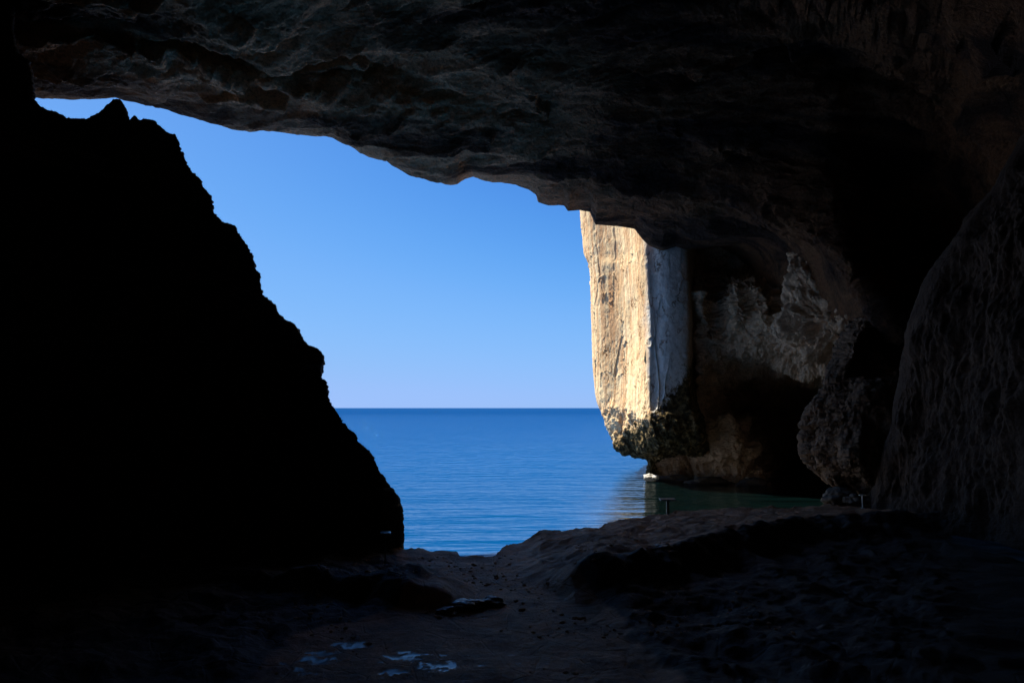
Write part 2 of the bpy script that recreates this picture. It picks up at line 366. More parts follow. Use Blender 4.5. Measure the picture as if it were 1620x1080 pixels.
def disp_ceil(P, n):
    far = sm(8, 25, P[:, 1])
    Q = (P + np.stack([0 * P[:, 0], .35 * P[:, 0], 0 * P[:, 0]], 1)) * [0.34, 1.0, 1.0]
    e = np.clip((P[:, 0] + 5) / 20, 0, 1)
    a = ridged(Q, 5.5, 4, .55, seed=5) * 0.42 + fbm(Q, 2.2, 4, .55, seed=9) * 0.30
    f1, fe, cv = cells(Q + 0.6 * fbm(Q, 3., 2, seed=21)[:, None], 3.2, seed=4)
    a = a + (cv - .5) * 0.75 * sm(0, .14, fe)
    f1, fe, cv = cells(Q + 0.3 * fbm(Q, 1.5, 2, seed=31)[:, None], 1.15, seed=8)
    a = a + (cv - .5) * .16 * sm(0, .2, fe)
    wy = P[:, 1] + .35 * P[:, 0] + 5.5 * fbm(P * [.45, 1, 1], 9.0, 4, .55, seed=15)
    k = wy / 5.2; f = k - np.floor(k); saw = f - sm(.93, 1.0, f)
    amp = .9 * (.4 + .9 * sm(-.4, .5, fbm(P, 12, 2, seed=16)))
    wy2 = P[:, 1] + .5 * P[:, 0] + 1.8 * fbm(P * [.5, 1, 1], 3.0, 4, .55, seed=18)
    k2 = wy2 / 1.7; f2_ = k2 - np.floor(k2); saw2 = f2_ - sm(.88, 1.0, f2_)
    wy3 = P[:, 1] + .4 * P[:, 0] + .8 * fbm(P * [.5, 1, 1], 1.2, 4, .6, seed=19); k3 = wy3 / .6; f3_ = k3 - np.floor(k3)
    dz = -(saw - .4) * amp * 1.5 - (saw2 - .4) * .34 * sm(-.5, .3, fbm(P, 5, 2, seed=20)) - (f3_ - sm(.85, 1., f3_) - .4) * .09
    dz = dz * far * sm(60, 50, P[:, 1] - .0 * P[:, 0])
    out = n * (a * (.35 + .65 * far))[:, None]
    out[:, 2] += dz
    return out
# less displacement on the traced rim
rim_soft = np.ones(G.shape[0]); i0 = 4 + 14 + 20
idx = np.arange(G.shape[0]); rim_soft = 0.2 + 0.8 * np.clip(np.abs(idx - i0) / 95.0, 0, 1) ** 1.2
_rs = np.repeat(rim_soft, G.shape[1])
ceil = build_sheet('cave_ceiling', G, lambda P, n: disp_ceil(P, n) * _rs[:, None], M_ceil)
tag(ceil, kind='structure')

# ------------------------------------------------------------------ left wall
def edge_sheet(name, edge, rowsfn, counts, n_u, dispf, mat, soft_row=None, flip=False, jag=0, calm_top=0):
    k = np.concatenate([[0], np.cumsum([math.hypot(edge[i + 1][0] - edge[i][0], edge[i + 1][1] - edge[i][1]) for i in range(len(edge) - 1)])])
    k = k / k[-1]; us = np.linspace(0, 1, n_u)
    E = np.stack([np.interp(us, k, [e[c] for e in edge]) for c in range(3)], 1)
    if jag:
        kk = np.linspace(0, 1, n_u)[:, None] * [1, 0, 0] * 60
        j1 = cells(kk * .8 + .5 * perlin(kk * .6, 8)[:, None], 1.0, seed=7); j2 = cells(kk * 2.3, 1.0, seed=9)
        win = np.clip(np.minimum(us, 1 - us) * 20, 0, 1)
        E = E + np.stack([((j1[2] - .5) * 3.4 + (j2[2] - .5) * 1.2 + perlin(kk * 7.1, 3) * 2) * jag * win, ((j1[2] - .6) * .9 + perlin(kk * 9.3, 5) * 1.5) * jag * win, 0 * us], 1)
    rws = [np.array([W(*q) if len(q) == 3 else np.array(q[:3]) for q in rf(E, us)]) for rf in rowsfn]
    g = make_sheet(rws, us, counts)
    w = np.ones(g.shape[0])
    if soft_row is not None:
        i0 = sum(counts[:soft_row]); w = 0.22 + 0.78 * np.clip(np.abs(np.arange(g.shape[0]) - i0) / 18.0, 0, 1)
    ww = (w[:, None] * (1 - calm_top * sm(.40, .46, us))[None, :]).reshape(-1, 1)
    return build_sheet(name, g, lambda P, n: dispf(P, n) * ww, mat, flip)

EL = [(640, 905, 29.6), (632, 872, 30.2), (636, 845, 30.6), (634, 815, 31), (626, 790, 31.2), (612, 765, 31.4), (597, 748, 31.5), (588, 722, 31.8), (580, 712, 31.9), (566, 700, 32), (562, 688, 32), (549, 672, 32.2), (534, 652, 32.3), (519, 628, 32.5), (516, 605, 32.6), (508, 597, 32.7),
      (507, 560, 32.8), (500, 552, 32.9), (489, 549, 32.9), (477, 541, 33), (462, 515, 33.1), (448, 508, 33.2), (437, 497, 33.2), (434, 483, 33.3), (413, 466, 33.4), (409, 445, 33.5), (411, 432, 33.5), (396, 412, 33.6), (394, 396, 33.6), (388, 382, 33.7), (374, 368, 33.7), (372, 358, 33.8), (352, 350, 33.8), (336, 335, 33.9),
      (333, 310, 34), (320, 296, 34), (318, 285, 34), (302, 272, 34.1), (294, 258, 34.2), (286, 240, 34.2), (281, 225, 34.3), (276, 214, 34.3), (262, 208, 34.4), (254, 199, 34.4), (240, 190, 34.5), (228, 188, 34.5), (217, 191, 34.5), (212, 183, 34.5), (206, 190, 34.5), (201, 190, 34.6), (197, 172, 34.6), (188, 157, 34.6), (179, 158, 34.6), (168, 170, 34.6),
      (152, 182, 34.7), (138, 189, 34.7), (118, 188, 34.7), (104, 186, 34.8), (92, 178, 34.8), (72, 173, 34.8), (60, 167, 34.8), (54, 158, 34.8), (50, 120, 34.8), (44, 96, 34.8), (24, 84, 34.8), (20, 60, 34.8), (24, 30, 34.8), (22, -20, 34.8), (0, -120, 34.8), (-40, -420, 34.8)]
fr = lambda us: us
def topf(e, u): return max(0., min(1., (290 - e[0]) / 40.)) * max(0., min(1., (e[0] - 53) / 5.))
def lerp3(a, b, t): return tuple(a[k] * (1 - t) + b[k] * t for k in range(3))
def lw_back2(E, us): return [lerp3((e[0] - 420, e[1] * .9 + 60, e[2] + 22), (e[0] - 60, e[1] + 330, e[2] + 22), topf(e, u)) for e, u in zip(E, us)]
def lw_back(E, us): return [lerp3((e[0] - 60, e[1] + 22, e[2] + 7), (e[0] - 12, e[1] + 110, e[2] + 7), topf(e, u)) for e, u in zip(E, us)]
def lw_back0(E, us): return [lerp3((e[0] - 6, e[1] + 9, e[2] + 1.2), (e[0] - 1, e[1] + 14, e[2] + 1.2), topf(e, u)) for e, u in zip(E, us)]
def lw_edge(E, us): return [tuple(e) for e in E]
def lw_in1(E, us): return [lerp3((e[0] * .72 - 70, e[1] + 30, e[2] - .4 - .6 * u), (e[0] - 25, e[1] + 95, e[2] - 1.2), topf(e, u)) for e, u in zip(E, us)]
def lw_in2(E, us): return [(e[0] * .35 - 230, 960 - u * 1500, 27) for e, u in zip(E, us)]
def lw_in3(E, us): return [(-24.0, 14.0, -1 + 42 * u, 0) for e, u in zip(E, us)]
def lw_in4(E, us): return [(-20.0, -32.0, -1 + 42 * u, 0) for e, u in zip(E, us)]
def disp_left(P, n):
    a = fbm(P, 4, 4, .5, seed=3) * .5 + ridged(P, 1.6, 3, .5, seed=13) * .12
    f1, fe, cv = cells(P + .3 * fbm(P, 1.5, 2, seed=2)[:, None], 1.6, seed=6)
    return n * (a + (cv - .5) * .5 * sm(0, .15, fe))[:, None]
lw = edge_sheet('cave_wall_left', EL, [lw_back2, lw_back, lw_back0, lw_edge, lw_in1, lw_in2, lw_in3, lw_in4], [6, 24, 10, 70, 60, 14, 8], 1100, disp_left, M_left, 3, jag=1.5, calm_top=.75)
tag(lw, kind='structure')

# ------------------------------------------------------------------ near right wall
ER = [(1372, 850, 40), (1380, 800, 40.5), (1386, 762, 40.5), (1398, 715, 40), (1408, 680, 40), (1420, 630, 39.5), (1430, 580, 39), (1440, 535, 38.5), (1452, 500, 38), (1466, 466, 37.5), (1482, 432, 37), (1497, 408, 36.5), (1512, 378, 36), (1530, 350, 35.5), (1550, 322, 35), (1578, 292, 34.5), (1592, 270, 34), (1604, 248, 34), (1622, 225, 33.5), (1660, 160, 33), (1720, 40, 32), (1850, -300, 30)]
def rw_back2(E, us): return [(e[0] + 260, e[1], e[2] + 34) for e in E]
def rw_back(E, us): return [(e[0] + 26, e[1] + 6, e[2] + 6) for e in E]
def rw_in1(E, us): return [(e[0] + 60, e[1] + 4, e[2] - 3.0) for e in E]
def rw_in2(E, us): return [(e[0] * .5 + 900, 860 - 1000 * u, 29) for e, u in zip(E, us)]
def rw_in3(E, us): return [(19.5, 18.0, -1 + 36 * u, 0) for e, u in zip(E, us)]
def rw_in4(E, us): return [(19.0, -32.0, -1 + 36 * u, 0) for e, u in zip(E, us)]
def disp_right(P, n):
    Q = P * [1, 1, .28]
    a = fbm(P * [1, 1, .5], 4.5, 5, .55, seed=41) * .8 + fbm(Q, 1.1, 5, .62, seed=43) * .28
    f1, fe, cv = cells(Q + .5 * fbm(Q, 1.8, 2, seed=44)[:, None], 2.4, seed=46)
    return n * (a + (cv - .5) * .4 * sm(0, .2, fe))[:, None]
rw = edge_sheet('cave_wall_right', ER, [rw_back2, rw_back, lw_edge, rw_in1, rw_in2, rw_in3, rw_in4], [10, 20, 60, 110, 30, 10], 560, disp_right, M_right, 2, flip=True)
tag(rw, kind='structure')

# ------------------------------------------------------------------ inner wall between cliff and near wall
def map_sheet(name, table, n_u, counts, dispf, mat, kind=None):
    us = np.linspace(0, 1, n_u); rws = []
    for y, pts in table:
        a, b = pts[0][0], pts[-1][0]
        rws.append(rowcurve([((p[0] - a) / (b - a), (W(p[0], y, p[1]) if y is not None else np.array([W(p[0], 800, p[1])[0], p[1], -3.0]))) for p in pts], us))
    g = make_sheet(rws, us, counts)
    return build_sheet(name, g, dispf, mat)
def disp_mid(P, n):
    a = fbm(P, 5.5, 5, .55, seed=51) * 1.25 + ridged(P + 1.2 * fbm(P, 3, 2, seed=52)[:, None], 3.0, 5, .55, seed=53) * .55
    f1, fe, cv = cells(P + .6 * fbm(P, 1.8, 2, seed=54)[:, None], 2.0, seed=56)
    return n * (a - f1 * .35 + (cv - .5) * .45 * sm(0, .2, fe) + .15)[:, None]
mid_table = [
    (250, [(1070, 67), (1250, 60), (1340, 55), (1480, 52)]),
    (350, [(1070, 67), (1110, 65), (1230, 58), (1260, 55), (1340, 50), (1480, 48)]),
    (400, [(1070, 66.5), (1092, 65), (1118, 65.5), (1215, 62), (1246, 54), (1290, 51), (1350, 47.5), (1390, 47), (1480, 46)]),
    (450, [(1070, 66.5), (1092, 64.5), (1110, 62.6), (1128, 63.4), (1160, 60), (1200, 57.5), (1228, 58), (1243, 54), (1300, 50), (1368, 46.3), (1400, 47), (1480, 45)]),
    (500, [(1070, 66.5), (1092, 64.5), (1112, 62), (1130, 62.4), (1160, 58.8), (1185, 58.4), (1200, 56), (1228, 55.6), (1245, 53), (1300, 49.6), (1366, 46.2), (1400, 47), (1480, 45)]),
    (540, [(1070, 66.5), (1092, 64.5), (1112, 62.4), (1150, 60.8), (1180, 58.6), (1215, 57), (1248, 54), (1310, 50), (1366, 47.5), (1400, 48), (1480, 45)]),
    (585, [(1070, 66.5), (1092, 65), (1112, 63.4), (1150, 64), (1200, 62), (1260, 57), (1320, 53), (1366, 51), (1400, 50), (1480, 46)]),
    (615, [(1068, 66.5), (1092, 65), (1112, 64.5), (1150, 70), (1200, 78), (1260, 76), (1320, 66), (1366, 58), (1400, 52), (1480, 46)]),
    (645, [(1065, 66.5), (1090, 65), (1110, 65), (1145, 67), (1190, 84), (1260, 95), (1320, 90), (1366, 70), (1400, 56), (1480, 46)]),
    (665, [(1055, 67), (1095, 65.5), (1120, 64.5), (1150, 63.5), (1180, 66), (1200, 82), (1260, 97), (1320, 90), (1366, 70), (1400, 56), (1480, 46)]),
    (710, [(1045, 69), (1085, 67), (1110, 66.5), (1130, 64.5), (1160, 63), (1188, 63.5), (1212, 76), (1262, 97), (1320, 90), (1366, 70), (1400, 56), (1480, 46)]),
    (742, [(1030, 70.5), (1070, 69), (1105, 68), (1135, 66.5), (1170, 64.8), (1207, 64.5), (1224, 76), (1275, 97), (1320, 90), (1366, 70), (1400, 56), (1480, 46)]),
    (754, [(1027, 70), (1070, 69), (1110, 67.8), (1160, 65.4), (1214, 64.5), (1232, 76), (1290, 97), (1320, 90), (1366, 70), (1400, 56), (1480, 46)]),
    (None, [(1022, 70), (1070, 68.5), (1110, 67.4), (1160, 65), (1216, 64), (1238, 76), (1290, 97), (1320, 90), (1366, 70), (1400, 56), (1480, 46)])]
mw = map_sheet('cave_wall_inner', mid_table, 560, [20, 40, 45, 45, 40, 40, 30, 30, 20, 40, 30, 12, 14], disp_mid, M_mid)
tag(mw, kind='structure')

# ------------------------------------------------------------------ hanging rock buttress before the inner cave
EF = [(1350, 470, 46), (1362, 500, 46), (1342, 520, 46), (1330, 545, 46), (1322, 565, 46), (1306, 600, 46.3), (1297, 622, 46.5), (1280, 640, 46.7), (1270, 662, 46.8), (1265, 690, 46.8), (1267, 715, 46.6), (1278, 738, 46.3), (1292, 752, 46), (1310, 762, 45.6), (1335, 770, 45), (1362, 776, 44), (1385, 790, 43), (1400, 830, 42)]
def f_back2(E, us): return [(1420 + 0 * e[0], 500 + 300 * u, 56) for e, u in zip(E, us)]
def f_back(E, us): return [(e[0] + 34, e[1] - 14 * u, e[2] + 3.5) for e, u in zip(E, us)]
def f_in1(E, us): return [(e[0] + 20 + 8 * math.sin(math.pi * u), e[1] - 10 * u, e[2] - 1.6) for e, u in zip(E, us)]
def f_in2(E, us): return [(e[0] * .55 + 630, e[1] * .96 + 10, 42.0 + 9 * (1 - u) ** 3) for e, u in zip(E, us)]
def f_in3(E, us): return [(1440, 500 + 330 * u, 39.6 + 12 * (1 - u) ** 3) for e, u in zip(E, us)]
def disp_f(P, n):
    Q = P * [1, 1, .6]
    a = fbm(Q, 3., 5, .55, seed=61) * .7 + ridged(Q, 2.2, 4, .5, seed=63) * .18
    f1, fe, cv = cells(Q + .4 * fbm(Q, 1.2, 2, seed=64)[:, None], 1.7, seed=66)
    return n * (a + (cv - .5) * .35 * sm(0, .2, fe))[:, None]
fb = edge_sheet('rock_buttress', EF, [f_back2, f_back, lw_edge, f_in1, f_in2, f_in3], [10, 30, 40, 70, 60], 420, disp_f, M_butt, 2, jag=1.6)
tag(fb, 'rounded brown rock buttress hanging over the black inner cave at the right', 'rock')

# ------------------------------------------------------------------ sunlit cliff
cl = [  # (y, back px,d, edge px, mid px, corner px, B px, end px, dist edge, mid, corner, B, end)
    (-260, 900, 960, 1010, 1050, 1110, 74, 70, 66.5, 66.6, 68),
    (330, 918, 968, 1020, 1056, 1096, 74, 70, 66.5, 66.6, 68),
    (352, 920, 972, 1022, 1057, 1096, 74, 70, 66.5, 66.5, 68),
    (400, 925, 976, 1024, 1058, 1096, 73.8, 70, 66.5, 66.5, 68),
    (424, 933, 979, 1026, 1058, 1098, 73, 69.6, 66.4, 66.5, 68),
    (500, 936, 984, 1029, 1059, 1100, 73, 69.6, 66.3, 66.5, 68),
    (560, 937, 986, 1031, 1059, 1100, 73, 69.6, 66.3, 66.5, 68),
    (600, 940, 987, 1029, 1058, 1098, 72.8, 69.4, 66.2, 66.5, 68),
    (640, 946, 988, 1028, 1062, 1104, 72.4, 69, 65.6, 66, 68),
    (662, 954, 992, 1030, 1070, 1110, 71.8, 68.4, 65, 65.6, 68),
    (685, 965, 998, 1036, 1076, 1114, 71, 68, 64.8, 65.4, 68),
    (706, 971, 1004, 1040, 1080, 1116, 70.6, 67.8, 65.3, 66, 68.4),
    (717, 986, 1012, 1044, 1082, 1116, 70.4, 68, 66.4, 67.2, 69),
    (723, 1008, 1026, 1050, 1084, 1116, 70.4, 69, 68, 69, 70.5),
    (726, 1024, 1036, 1056, 1086, 1116, 70.8, 70, 70, 71, 72),
    (738, 1026, 1038, 1058, 1088, 1116, 71.2, 70.8, 71, 72, 73),
    (760, 1024, 1036, 1058, 1088, 1116, 71.2, 70.8, 71, 72, 73)]
us = np.linspace(0, 1, 420); rws = []
for (y, e, m, c, b, f, de, dm, dc, db, df) in cl:
    q = 1 if y < 700 else max(0, (723 - y) / 23.)
    de, dm, dc, db, df = de + 2 * q, dm - .4 * q, dc - 3.3 * q, db - 4.25 * q, df - 1.5 * q
    rws.append(rowcurve([(0, W(e + 110, y, de + 60)), (.1, W(e + 12, y, de + 7)), (.18, W(e, y, de)), (.22, W(e + 4, y, de - 1.2)), (.5, W(m, y, dm)), (.70, W(c, y, dc)), (.715, W(c + 3, y, dc - .02)), (.85, W(b, y, db)), (.9, W(b + 27, y, db - .2)), (.95, W(b + 38, y, db + 2)), (1, W(f + 10, y, df + 3))], us))
G = make_sheet(rws, us, [16, 14, 36, 20, 60, 50, 36, 36, 24, 26, 24, 14, 10, 8, 12, 8])
def disp_cliff(P, n):
    Q = P * [1, 1, .5]
    up = sm(5, 8.5, P[:, 2] + .9 * fbm(P, 2.5, 3, seed=70))
    Qw = P * [1, 1, .3] + .5 * fbm(P, 2.5, 3, seed=74)[:, None]
    f1, fe, cv = cells(Qw, 1.7, seed=76)
    f1b, feb, cvb = cells(P * [1, 1, .6] + .3 * fbm(P, .9, 3, seed=75)[:, None], .7, seed=77)
    a = fbm(P * [1, 1, .7], 5.0, 3, .4, seed=71) * .13 + (cv - .5) * .07 * sm(0, .05, fe) - .10 * (1 - sm(0, .025, fe)) * sm(-.1, .3, fbm(P, 4, 2, seed=90)) + (cvb - .5) * .03 * sm(0, .1, feb) + fbm(P, .7, 5, .65, seed=72) * .03
    b = fbm(P, 2.2, 5, .6, seed=77) * .42 + ridged(P, .8, 3, .55, seed=78) * .10
    out = n * (a * up + (1 - up) * b)[:, None]
    out[:, 0] += (.30 * fbm(P * [.2, .2, 1], 7.0, 2, .3, seed=93)) * up * sm(10.6, 11.8, P[:, 0])
    return out
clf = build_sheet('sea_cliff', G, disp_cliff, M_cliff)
tag(clf, kind='structure')

# ------------------------------------------------------------------ floor
shore_px = [(-200, 1000), (300, 905), (500, 882), (600, 872), (620, 870), (648, 871), (662, 866), (680, 872), (706, 870), (722, 872), (728, 880), (760, 881), (783, 879), (796, 866), (812, 860), (840, 855), (856, 851), (885, 852), (912, 849), (940, 848), (965, 841), (990, 834), (1010, 827), (1035, 821),
            (1060, 817), (1090, 812), (1150, 808), (1230, 806), (1300, 802), (1360, 799), (1420, 798), (1500, 798), (1900, 830)]
spx = np.array([s[0] for s in shore_px], float); sD = np.array([Wz(s[0], s[1], .9)[1] for s in shore_px])
RX = np.array([-60, 1.2, 1.9, 4.1, 7.3, 11.0, 15.2, 30]); RY = np.array([28., 24.6, 22.6, 23.4, 27.0, 30.4, 33.6, 36.])
def path_fac(x, y):
    # centre line and half width of the trodden strip, by distance
    c = np.interp(y, [5, 12, 15, 17.5, 20, 23, 26, 29, 34], [-1.0, -1.0, -1.0, -1.4, -.4, -.2, -1.4, -1.7, -1.6])
    w = np.interp(y, [5, 14, 16, 18, 20, 23, 26, 29, 34], [5.0, 4.6, 4.6, 4.4, 3.4, 2.3, 2.6, 3.4, 4.0])
    f = 1 - sm(.75, 1.15, np.abs(x - c) / w)
    ry = np.interp(x, RX, RY)
    mound = sm(.2, 1.2, x - .2 - .25 * (28 - y).clip(0, 9) * .3) * sm(-.3, .8, y - ry)
    return np.maximum(f * (1 - sm(.5, 1.5, x - 2.2 - .5 * (20 - y)) * 0), mound), mound
POOLS = [(556, 1016, .42, .25), (512, 1030, .4, .3), (497, 1045, .5, .35), (640, 1040, .5, .4), (692, 1056, .5, .35), (622, 1064, .3, .2), (480, 1062, .3, .2)]
POOLS = [(Wz(a, b, 1.33), c, d) for a, b, c, d in POOLS]
def wet(x, y):
    g = 0
    for p, w_, l_ in POOLS: g = np.maximum(g, np.exp(-(((x - p[0]) / w_) ** 2 + ((y - p[1]) / l_) ** 2)))
    P = np.stack([x, y, 0 * x], 1)
    return sm(.55, .8, g + .75 * fbm(P * [.8, 1.2, 1], .3, 4, .65, seed=98))
def H(x, y):
    P = np.stack([x, y, np.zeros_like(x)], 1)
    z = .92 + .035 * (28 - y).clip(0, 14) + np.clip(13 - y, 0, 12) * .33
    pf, md = path_fac(x, y)
    ry = np.interp(x, RX, RY)
    rise = sm(-.2, 3.2, x - .1 + .5 * fbm(P, 2.5, 3, seed=95)) * sm(-2.2, .6, y - ry + .8 * fbm(P, 2.0, 4, seed=96)) * sm(46, 30, y + .0 * x)
    z = z + rise * (1.05 - .055 * np.clip(y - ry, 0, 16))
    off = 1 - pf
    rock = ridged(P, 3.2, 4, .5, seed=81) * .30 + fbm(P, 1.2, 3, seed=83) * .14
    f1, fe, cv = cells(P + .8 * fbm(P, 1.8, 3, seed=86)[:, None], 2.3, seed=85)
    rock = rock + (cv - .4) * .32 * sm(0, .25, fe)
    z = z + off * (rock * .6 + .08) * sm(-.5, 2.5, y * 0 + 3) + fbm(P, 1.6, 4, .55, seed=87) * .06 * (1 + 2 * md) + (ridged(P, .7, 4, .6, seed=88) * .011 + ridged(P, .25, 3, .6, seed=89) * .005) * (1 - wet(x, y))
    # ledge left of the path
    lx = sm(-6.4, -3.8, x) * (1 - sm(-2.2, -1.2, x - .18 * (y - 20)));
    led = sm(20.4, 21.2, y + .35 * (x + 3)) * (1 - sm(22.6, 24.6, y)) * (1 - sm(-2.4, -1.0, x))
    z = z + led * .55
    return z
us_px = np.concatenate([np.linspace(-1400, -210, 60), np.linspace(-200, 1500, 700), np.linspace(1510, 3200, 60)])
edge_d = np.interp(us_px, spx, sD)
tv = np.concatenate([[1.12, 1.06, 1.03, 1.015, 1.006, 1.0, .997], np.linspace(.993, .35, 330), np.linspace(.34, .02, 40)])
X = ((us_px[None, :] - 810) / FOC / (cp + sp * 330 / FOC)) * (edge_d[None, :] * tv[:, None])
Y = edge_d[None, :] * tv[:, None] + 0 * X
Z = H(X.ravel(), np.minimum(Y, edge_d[None, :]).ravel()).reshape(X.shape)
nz = fbm(np.stack([X[5], Y[5], 0 * X[5]], 1), .9, 4, .6, seed=91) * .10
drop = np.array([3.0, 2.6, 1.5, .55, .12, .02, 0.])
Z[:7] = Z[5] - drop[:, None] + nz[None, :] * np.array([0, .5, 1, 1, 1, 1, .6])[:, None]
back = np.stack([np.linspace(-60, 60, len(us_px)), np.full(len(us_px), -30.), np.full(len(us_px), 4.5)], 1)
GF = np.concatenate([np.stack([X, Y, Z], 2), back[None]], 0)
fl = link_mesh('cave_floor', GF.reshape(-1, 3), grid_faces(GF.shape[0], GF.shape[1])[:, ::-1], M_floor)
at = fl.data.attributes.new('trodden', 'FLOAT', 'POINT')
pf, md = path_fac(GF[..., 0].ravel(), GF[..., 1].ravel())
at.data.foreach_set('value', pf.astype(np.float32))
at = fl.data.attributes.new('wet', 'FLOAT', 'POINT'); at.data.foreach_set('value', wet(GF[..., 0].ravel(), GF[..., 1].ravel()).astype(np.float32))
tag(fl, kind='structure')

# ------------------------------------------------------------------ sea
S = 45000.0
sea = link_mesh('sea', [(-S, 20, 0), (S, 20, 0), (S, S, 0), (-S, S, 0)], [(0, 1, 2, 3)], M_sea)
tag(sea, kind='structure')

# ------------------------------------------------------------------ loose rocks
def rock(name, loc, size, seed, mat, label, cat='rock', group=None, n=36, flat=1.0):
    th = np.linspace(0, math.pi, n); phi = np.linspace(0, 2 * math.pi, 2 * n, endpoint=False)
    T, Ph = np.meshgrid(th, phi, indexing='ij')
    D = np.stack([np.sin(T) * np.cos(Ph), np.sin(T) * np.sin(Ph), np.cos(T)], 2).reshape(-1, 3)
    f1, fe, cv = cells(D + 20 * seed, .8, seed)
    r = 1 + fbm(D + 7 * seed, 1.1, 4, .5, seed) * .45 + (cv - .5) * .28 * sm(0, .25, fe)
    V = D * r[:, None] * np.array(size)
    i = np.arange(n * 2 * n).reshape(n, 2 * n); j = np.roll(i, -1, 1)
    F = np.stack([i[:-1], i[1:], j[1:], j[:-1]], -1).reshape(-1, 4)
    o = link_mesh(name, V, F, mat); o.location = tuple(map(float, loc))
    return tag(o, label, cat, group)
tp = NT('pale_stone'); tp.l(tp.ramp(tp.noise(3, 6, .7), [(.35, (.35, .32, .28)), (.6, (.75, .72, .66))]), tp.b.inputs['Base Color'])
tp.l(tp.bump(tp.noise(5, 6, .7), .6, .1), tp.b.inputs['Normal']); tp.b.inputs['Roughness'].default_value = .8
def floor_z(x, y): return float(H(np.array([x]), np.array([y]))[0])
p = Wz(1033, 746, .25); rock('boulder', (Wz(1034, 748, .25)[0] * 66.5 / p[1], 66.5, .3), (.6, .5, .36), 3, tp.m, 'small white sunlit boulder at the waterline under the cliff', 'boulder')
for i, (px, y_, s, lab) in enumerate([
        (1066, 67.2, (1.5, .8, .38), 'low dark rock shelf just right of the small white rock under the cliff'),
        (1122, 64.8, (1.9, .8, .5), 'long low brown rock at the waterline midway along the cliff foot'),
        (1192, 63.6, (1.3, .7, .55), 'brown rock at the waterline beside the black inner cave')]):
    q = Wz(px, 756, 0); rock('rock', (q[0] / q[1] * y_, y_, .1), s, 51 + i, M_boulder, lab, 'rock', 'rocks along the foot of the cliff')
for i, (px, py, d, s, lab) in enumerate([
        (1328, 786, 43.5, (1.0, .8, .5), 'grey craggy boulder at the cave mouth left of the small right signpost'),
        (1352, 791, 42.5, (.7, .6, .35), 'low grey boulder directly behind the small right signpost'),
        (1372, 794, 42.3, (.5, .5, .3), 'smaller brown boulder at the foot of the right wall')]):
    q = W(px, py, d); rock('boulder', q, s, 11 + i, M_boulder, lab, 'boulder', 'boulders at the foot of the right wall')

for i, (px, py, s, lab) in enumerate([
        (738, 958, (.55, .35, .16), 'flat dark rock with a wet shining top edge left of the trodden path'),
        (778, 952, (.45, .3, .17), 'low dark rock with a pale shining edge reaching onto the trodden path'),
        (708, 966, (.3, .25, .14), 'small brown rock at the left side of the flat shining rocks'),
        (1052, 897, (.35, .25, .14), 'small paler rock lying alone among the dark ground at the right')]):
    q = Wz(px, py, 1.25); rock('rock', (q[0], q[1], floor_z(q[0], q[1]) + .03), s, 31 + i, M_wet, lab, 'rock', 'loose rocks on the cave floor')

# grit and pebbles lying on the trodden floor
ico = [(0, 0, 1), (.894, 0, .447), (.276, .851, .447), (-.724, .526, .447), (-.724, -.526, .447), (.276, -.851, .447), (.724, .526, -.447), (-.276, .851, -.447), (-.894, 0, -.447), (-.276, -.851, -.447), (.724, -.526, -.447), (0, 0, -1)]
icf = [(0, 1, 2), (0, 2, 3), (0, 3, 4), (0, 4, 5), (0, 5, 1), (1, 6, 2), (2, 7, 3), (3, 8, 4), (4, 9, 5), (5, 10, 1), (2, 6, 7), (3, 7, 8), (4, 8, 9), (5, 9, 10), (1, 10, 6), (6, 11, 7), (7, 11, 8), (8, 11, 9), (9, 11, 10), (10, 11, 6)]
rg = np.random.RandomState(12); gx_ = rg.uniform(-7, 7, 1500); gy_ = rg.uniform(15, 29, 1500)
keep = fbm(np.stack([gx_, gy_, 0 * gx_], 1), 2.5, 3, seed=99) > .0
keep &= wet(gx_, gy_) < .1
gx_, gy_ = gx_[keep], gy_[keep]; gz_ = H(gx_, gy_); gv, gf = [], []
for k in range(len(gx_)):
    sz = .015 + .05 * rg.rand() ** 3; n0 = len(gv); sq = rg.uniform(.6, 1.3, 3)
    for v in ico:
        jt = 1 + rg.uniform(-.2, .2)
        gv.append((gx_[k] + v[0] * sz * sq[0] * jt * 1.3, gy_[k] + v[1] * sz * sq[1] * jt * 1.3, gz_[k] + sz * .3 + v[2] * sz * sq[2] * jt * .7))
    gf += [(a + n0, b + n0, c + n0) for a, b, c in icf]
gr = link_mesh('gravel', gv, gf, M_grit, False); tag(gr, 'scattered grit and pebbles on the brown cave floor', 'gravel', kind='stuff')

# ------------------------------------------------------------------ information signs on posts
def plain(name, col, rough=.5, metal=0.0):
    t = NT(name); v = t.ramp(t.noise(9, 5, .6), [(.3, tuple(c * .75 for c in col)), (.7, col)])
    t.l(v, t.b.inputs['Base Color']); t.b.inputs['Roughness'].default_value = rough; t.b.inputs['Metallic'].default_value = metal
    return t.m
M_steel = plain('painted_steel', (.16, .17, .16), .6); M_pale = plain('pale_painted_steel', (.9, .88, .85), .5); M_panel = plain('glossy_panel', (.9, .9, .9), .12, .9)
def box(cx, cy, cz, sx, sy, sz, rx=0, bevel=.0):
    vs = []
    for x in (-1, 1):
        for y in (-1, 1):
            for z in (-1, 1):
                v = Vector((x * sx / 2, y * sy / 2, z * sz / 2))
                if rx: v.rotate(__import__('mathutils').Euler((rx, 0, 0)))
                vs.append((v.x + cx, v.y + cy, v.z + cz))
    f = [(0, 1, 3, 2), (4, 6, 7, 5), (0, 4, 5, 1), (2, 3, 7, 6), (0, 2, 6, 4), (1, 5, 7, 3)]
    return vs, f
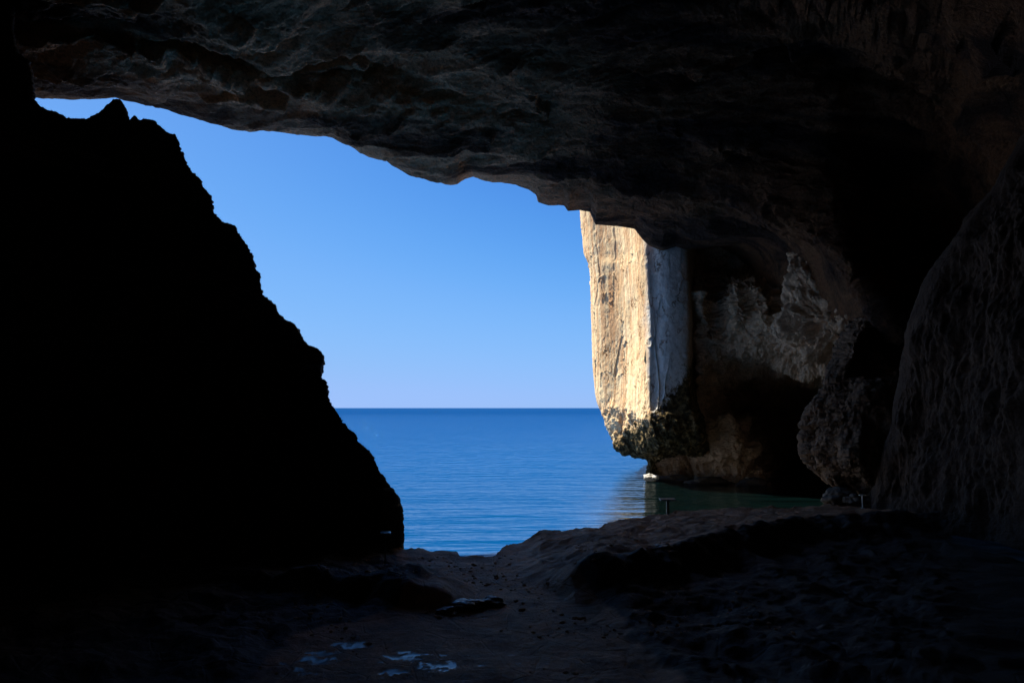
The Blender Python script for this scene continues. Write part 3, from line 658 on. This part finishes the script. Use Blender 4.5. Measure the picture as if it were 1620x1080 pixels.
def sign(loc, rz, hgt, pw, panel, mpost, mpanel, label):
    e = bpy.data.objects.new('information_stand', None); COL.objects.link(e); e.location = loc; e.rotation_euler = (0, 0, rz)
    tag(e, label, 'information stand', 'information stands at the cave mouth')
    def part(n, b, m):
        o = link_mesh(n, b[0], b[1], m, False, e); md = o.modifiers.new('bevel', 'BEVEL'); md.width = .008; md.segments = 2; return o
    part('post', box(0, 0, hgt / 2 - .1, pw, pw * .6, hgt + .2), mpost)
    part('foot_plate', box(0, 0, .03, pw * 2.2, pw * 2.2, .03), mpost)
    w, d, tilt = panel
    part('panel', box(0, 0, hgt + .03, w, d, .035, tilt), mpanel)
    part('panel_frame', box(0, 0, hgt - .0, w + .04, d + .04, .03, tilt), mpost)
    return e
q = Wz(1055, 818, .95); sign((q[0], q[1] - .3, floor_z(q[0], q[1] - .3)), R(0), .86, .16, (.86, .5, R(6)), M_steel, M_steel, 'dark flat-topped information stand on the rock edge before the green water')
sy = 26.6; sx = (610 - 810) / FOC * sy * (cp - sp * (540 - 838) / FOC) ** -1; sz = floor_z(sx, sy); sign((sx, sy, sz), R(8), 7 - .1787 * sy - sz, .05, (.36, .34, R(1)), M_steel, M_panel, 'stand with a pale shining tilted panel by the foot of the left wall')
q = Wz(1358, 801, 1.1); sign((q[0], q[1] - .5, floor_z(q[0], q[1] - .5)), R(80), .78, .08, (.22, .3, R(-8)), M_pale, M_steel, 'thin pale post with small dark top by the foot of the right wall')

# ------------------------------------------------------------------ light
SUN_AZ = (-0.76, 0.65); SUN_EL = R(50)
az = math.atan2(SUN_AZ[1], SUN_AZ[0])
sv = Vector((math.cos(az) * math.cos(SUN_EL), math.sin(az) * math.cos(SUN_EL), math.sin(SUN_EL)))
sd = bpy.data.lights.new('sun', 'SUN'); sd.energy = 5.0; sd.angle = R(.5); sd.color = (1, .92, .77)
so = bpy.data.objects.new('sun', sd); COL.objects.link(so); so.rotation_euler = sv.to_track_quat('Z', 'Y').to_euler(); so.location = (-60, 80, 80)
w = bpy.data.worlds.new('World'); scene.world = w; w.use_nodes = True; nt = w.node_tree
bg = nt.nodes['Background']; sk = nt.nodes.new('ShaderNodeTexSky'); sk.sky_type = 'NISHITA'; sk.sun_disc = False
sk.sun_elevation = SUN_EL; sk.sun_rotation = math.atan2(sv.x, sv.y); sk.air_density = .6; sk.dust_density = .3; sk.ozone_density = 6.0
def wn(t, **k):
    x = nt.nodes.new(t)
    for a, b in k.items(): setattr(x, a, b)
    return x
m1 = wn('ShaderNodeVectorMath', operation='SCALE'); m1.inputs['Scale'].default_value = .1
cv_ = wn('ShaderNodeRGBCurve'); m2 = wn('ShaderNodeVectorMath', operation='SCALE'); m2.inputs['Scale'].default_value = 10
cv_.mapping.use_clip = False; cv_.mapping.clip_max_x = 10; cv_.mapping.clip_max_y = 10
for ci, pts in enumerate([[(0, 0), (.05, .024), (.093, .050), (.137, .108), (.207, .20), (.466, .32), (.608, .35), (.8, .46), (1, .62), (4, 3.4)],
                          [(0, 0), (.1, .13), (.189, .245), (.277, .395), (.4, .49), (.71, .54), (.809, .55), (1, .72), (4, 3.3)],
                          [(0, 0), (.2, .38), (.427, .79), (.583, .93), (.753, .97), (.928, .96), (1, 1.0), (4, 3.1)]]):
    c = cv_.mapping.curves[ci]
    while len(c.points) < len(pts): c.points.new(.5, .5)
    for p_, q_ in zip(c.points, pts): p_.location = q_
cv_.mapping.update()
nt.links.new(sk.outputs[0], m1.inputs[0]); nt.links.new(m1.outputs[0], cv_.inputs['Color']); nt.links.new(cv_.outputs[0], m2.inputs[0])
nt.links.new(m2.outputs[0], bg.inputs[0]); bg.inputs[1].default_value = .051
scene.view_settings.view_transform = 'Standard'; scene.view_settings.look = 'None'; scene.view_settings.gamma = 1; scene.view_settings.exposure = math.log2(1 / .51)
scene.cycles.max_bounces = 5; scene.cycles.diffuse_bounces = 4; scene.cycles.glossy_bounces = 3
scene.cycles.use_denoising = True
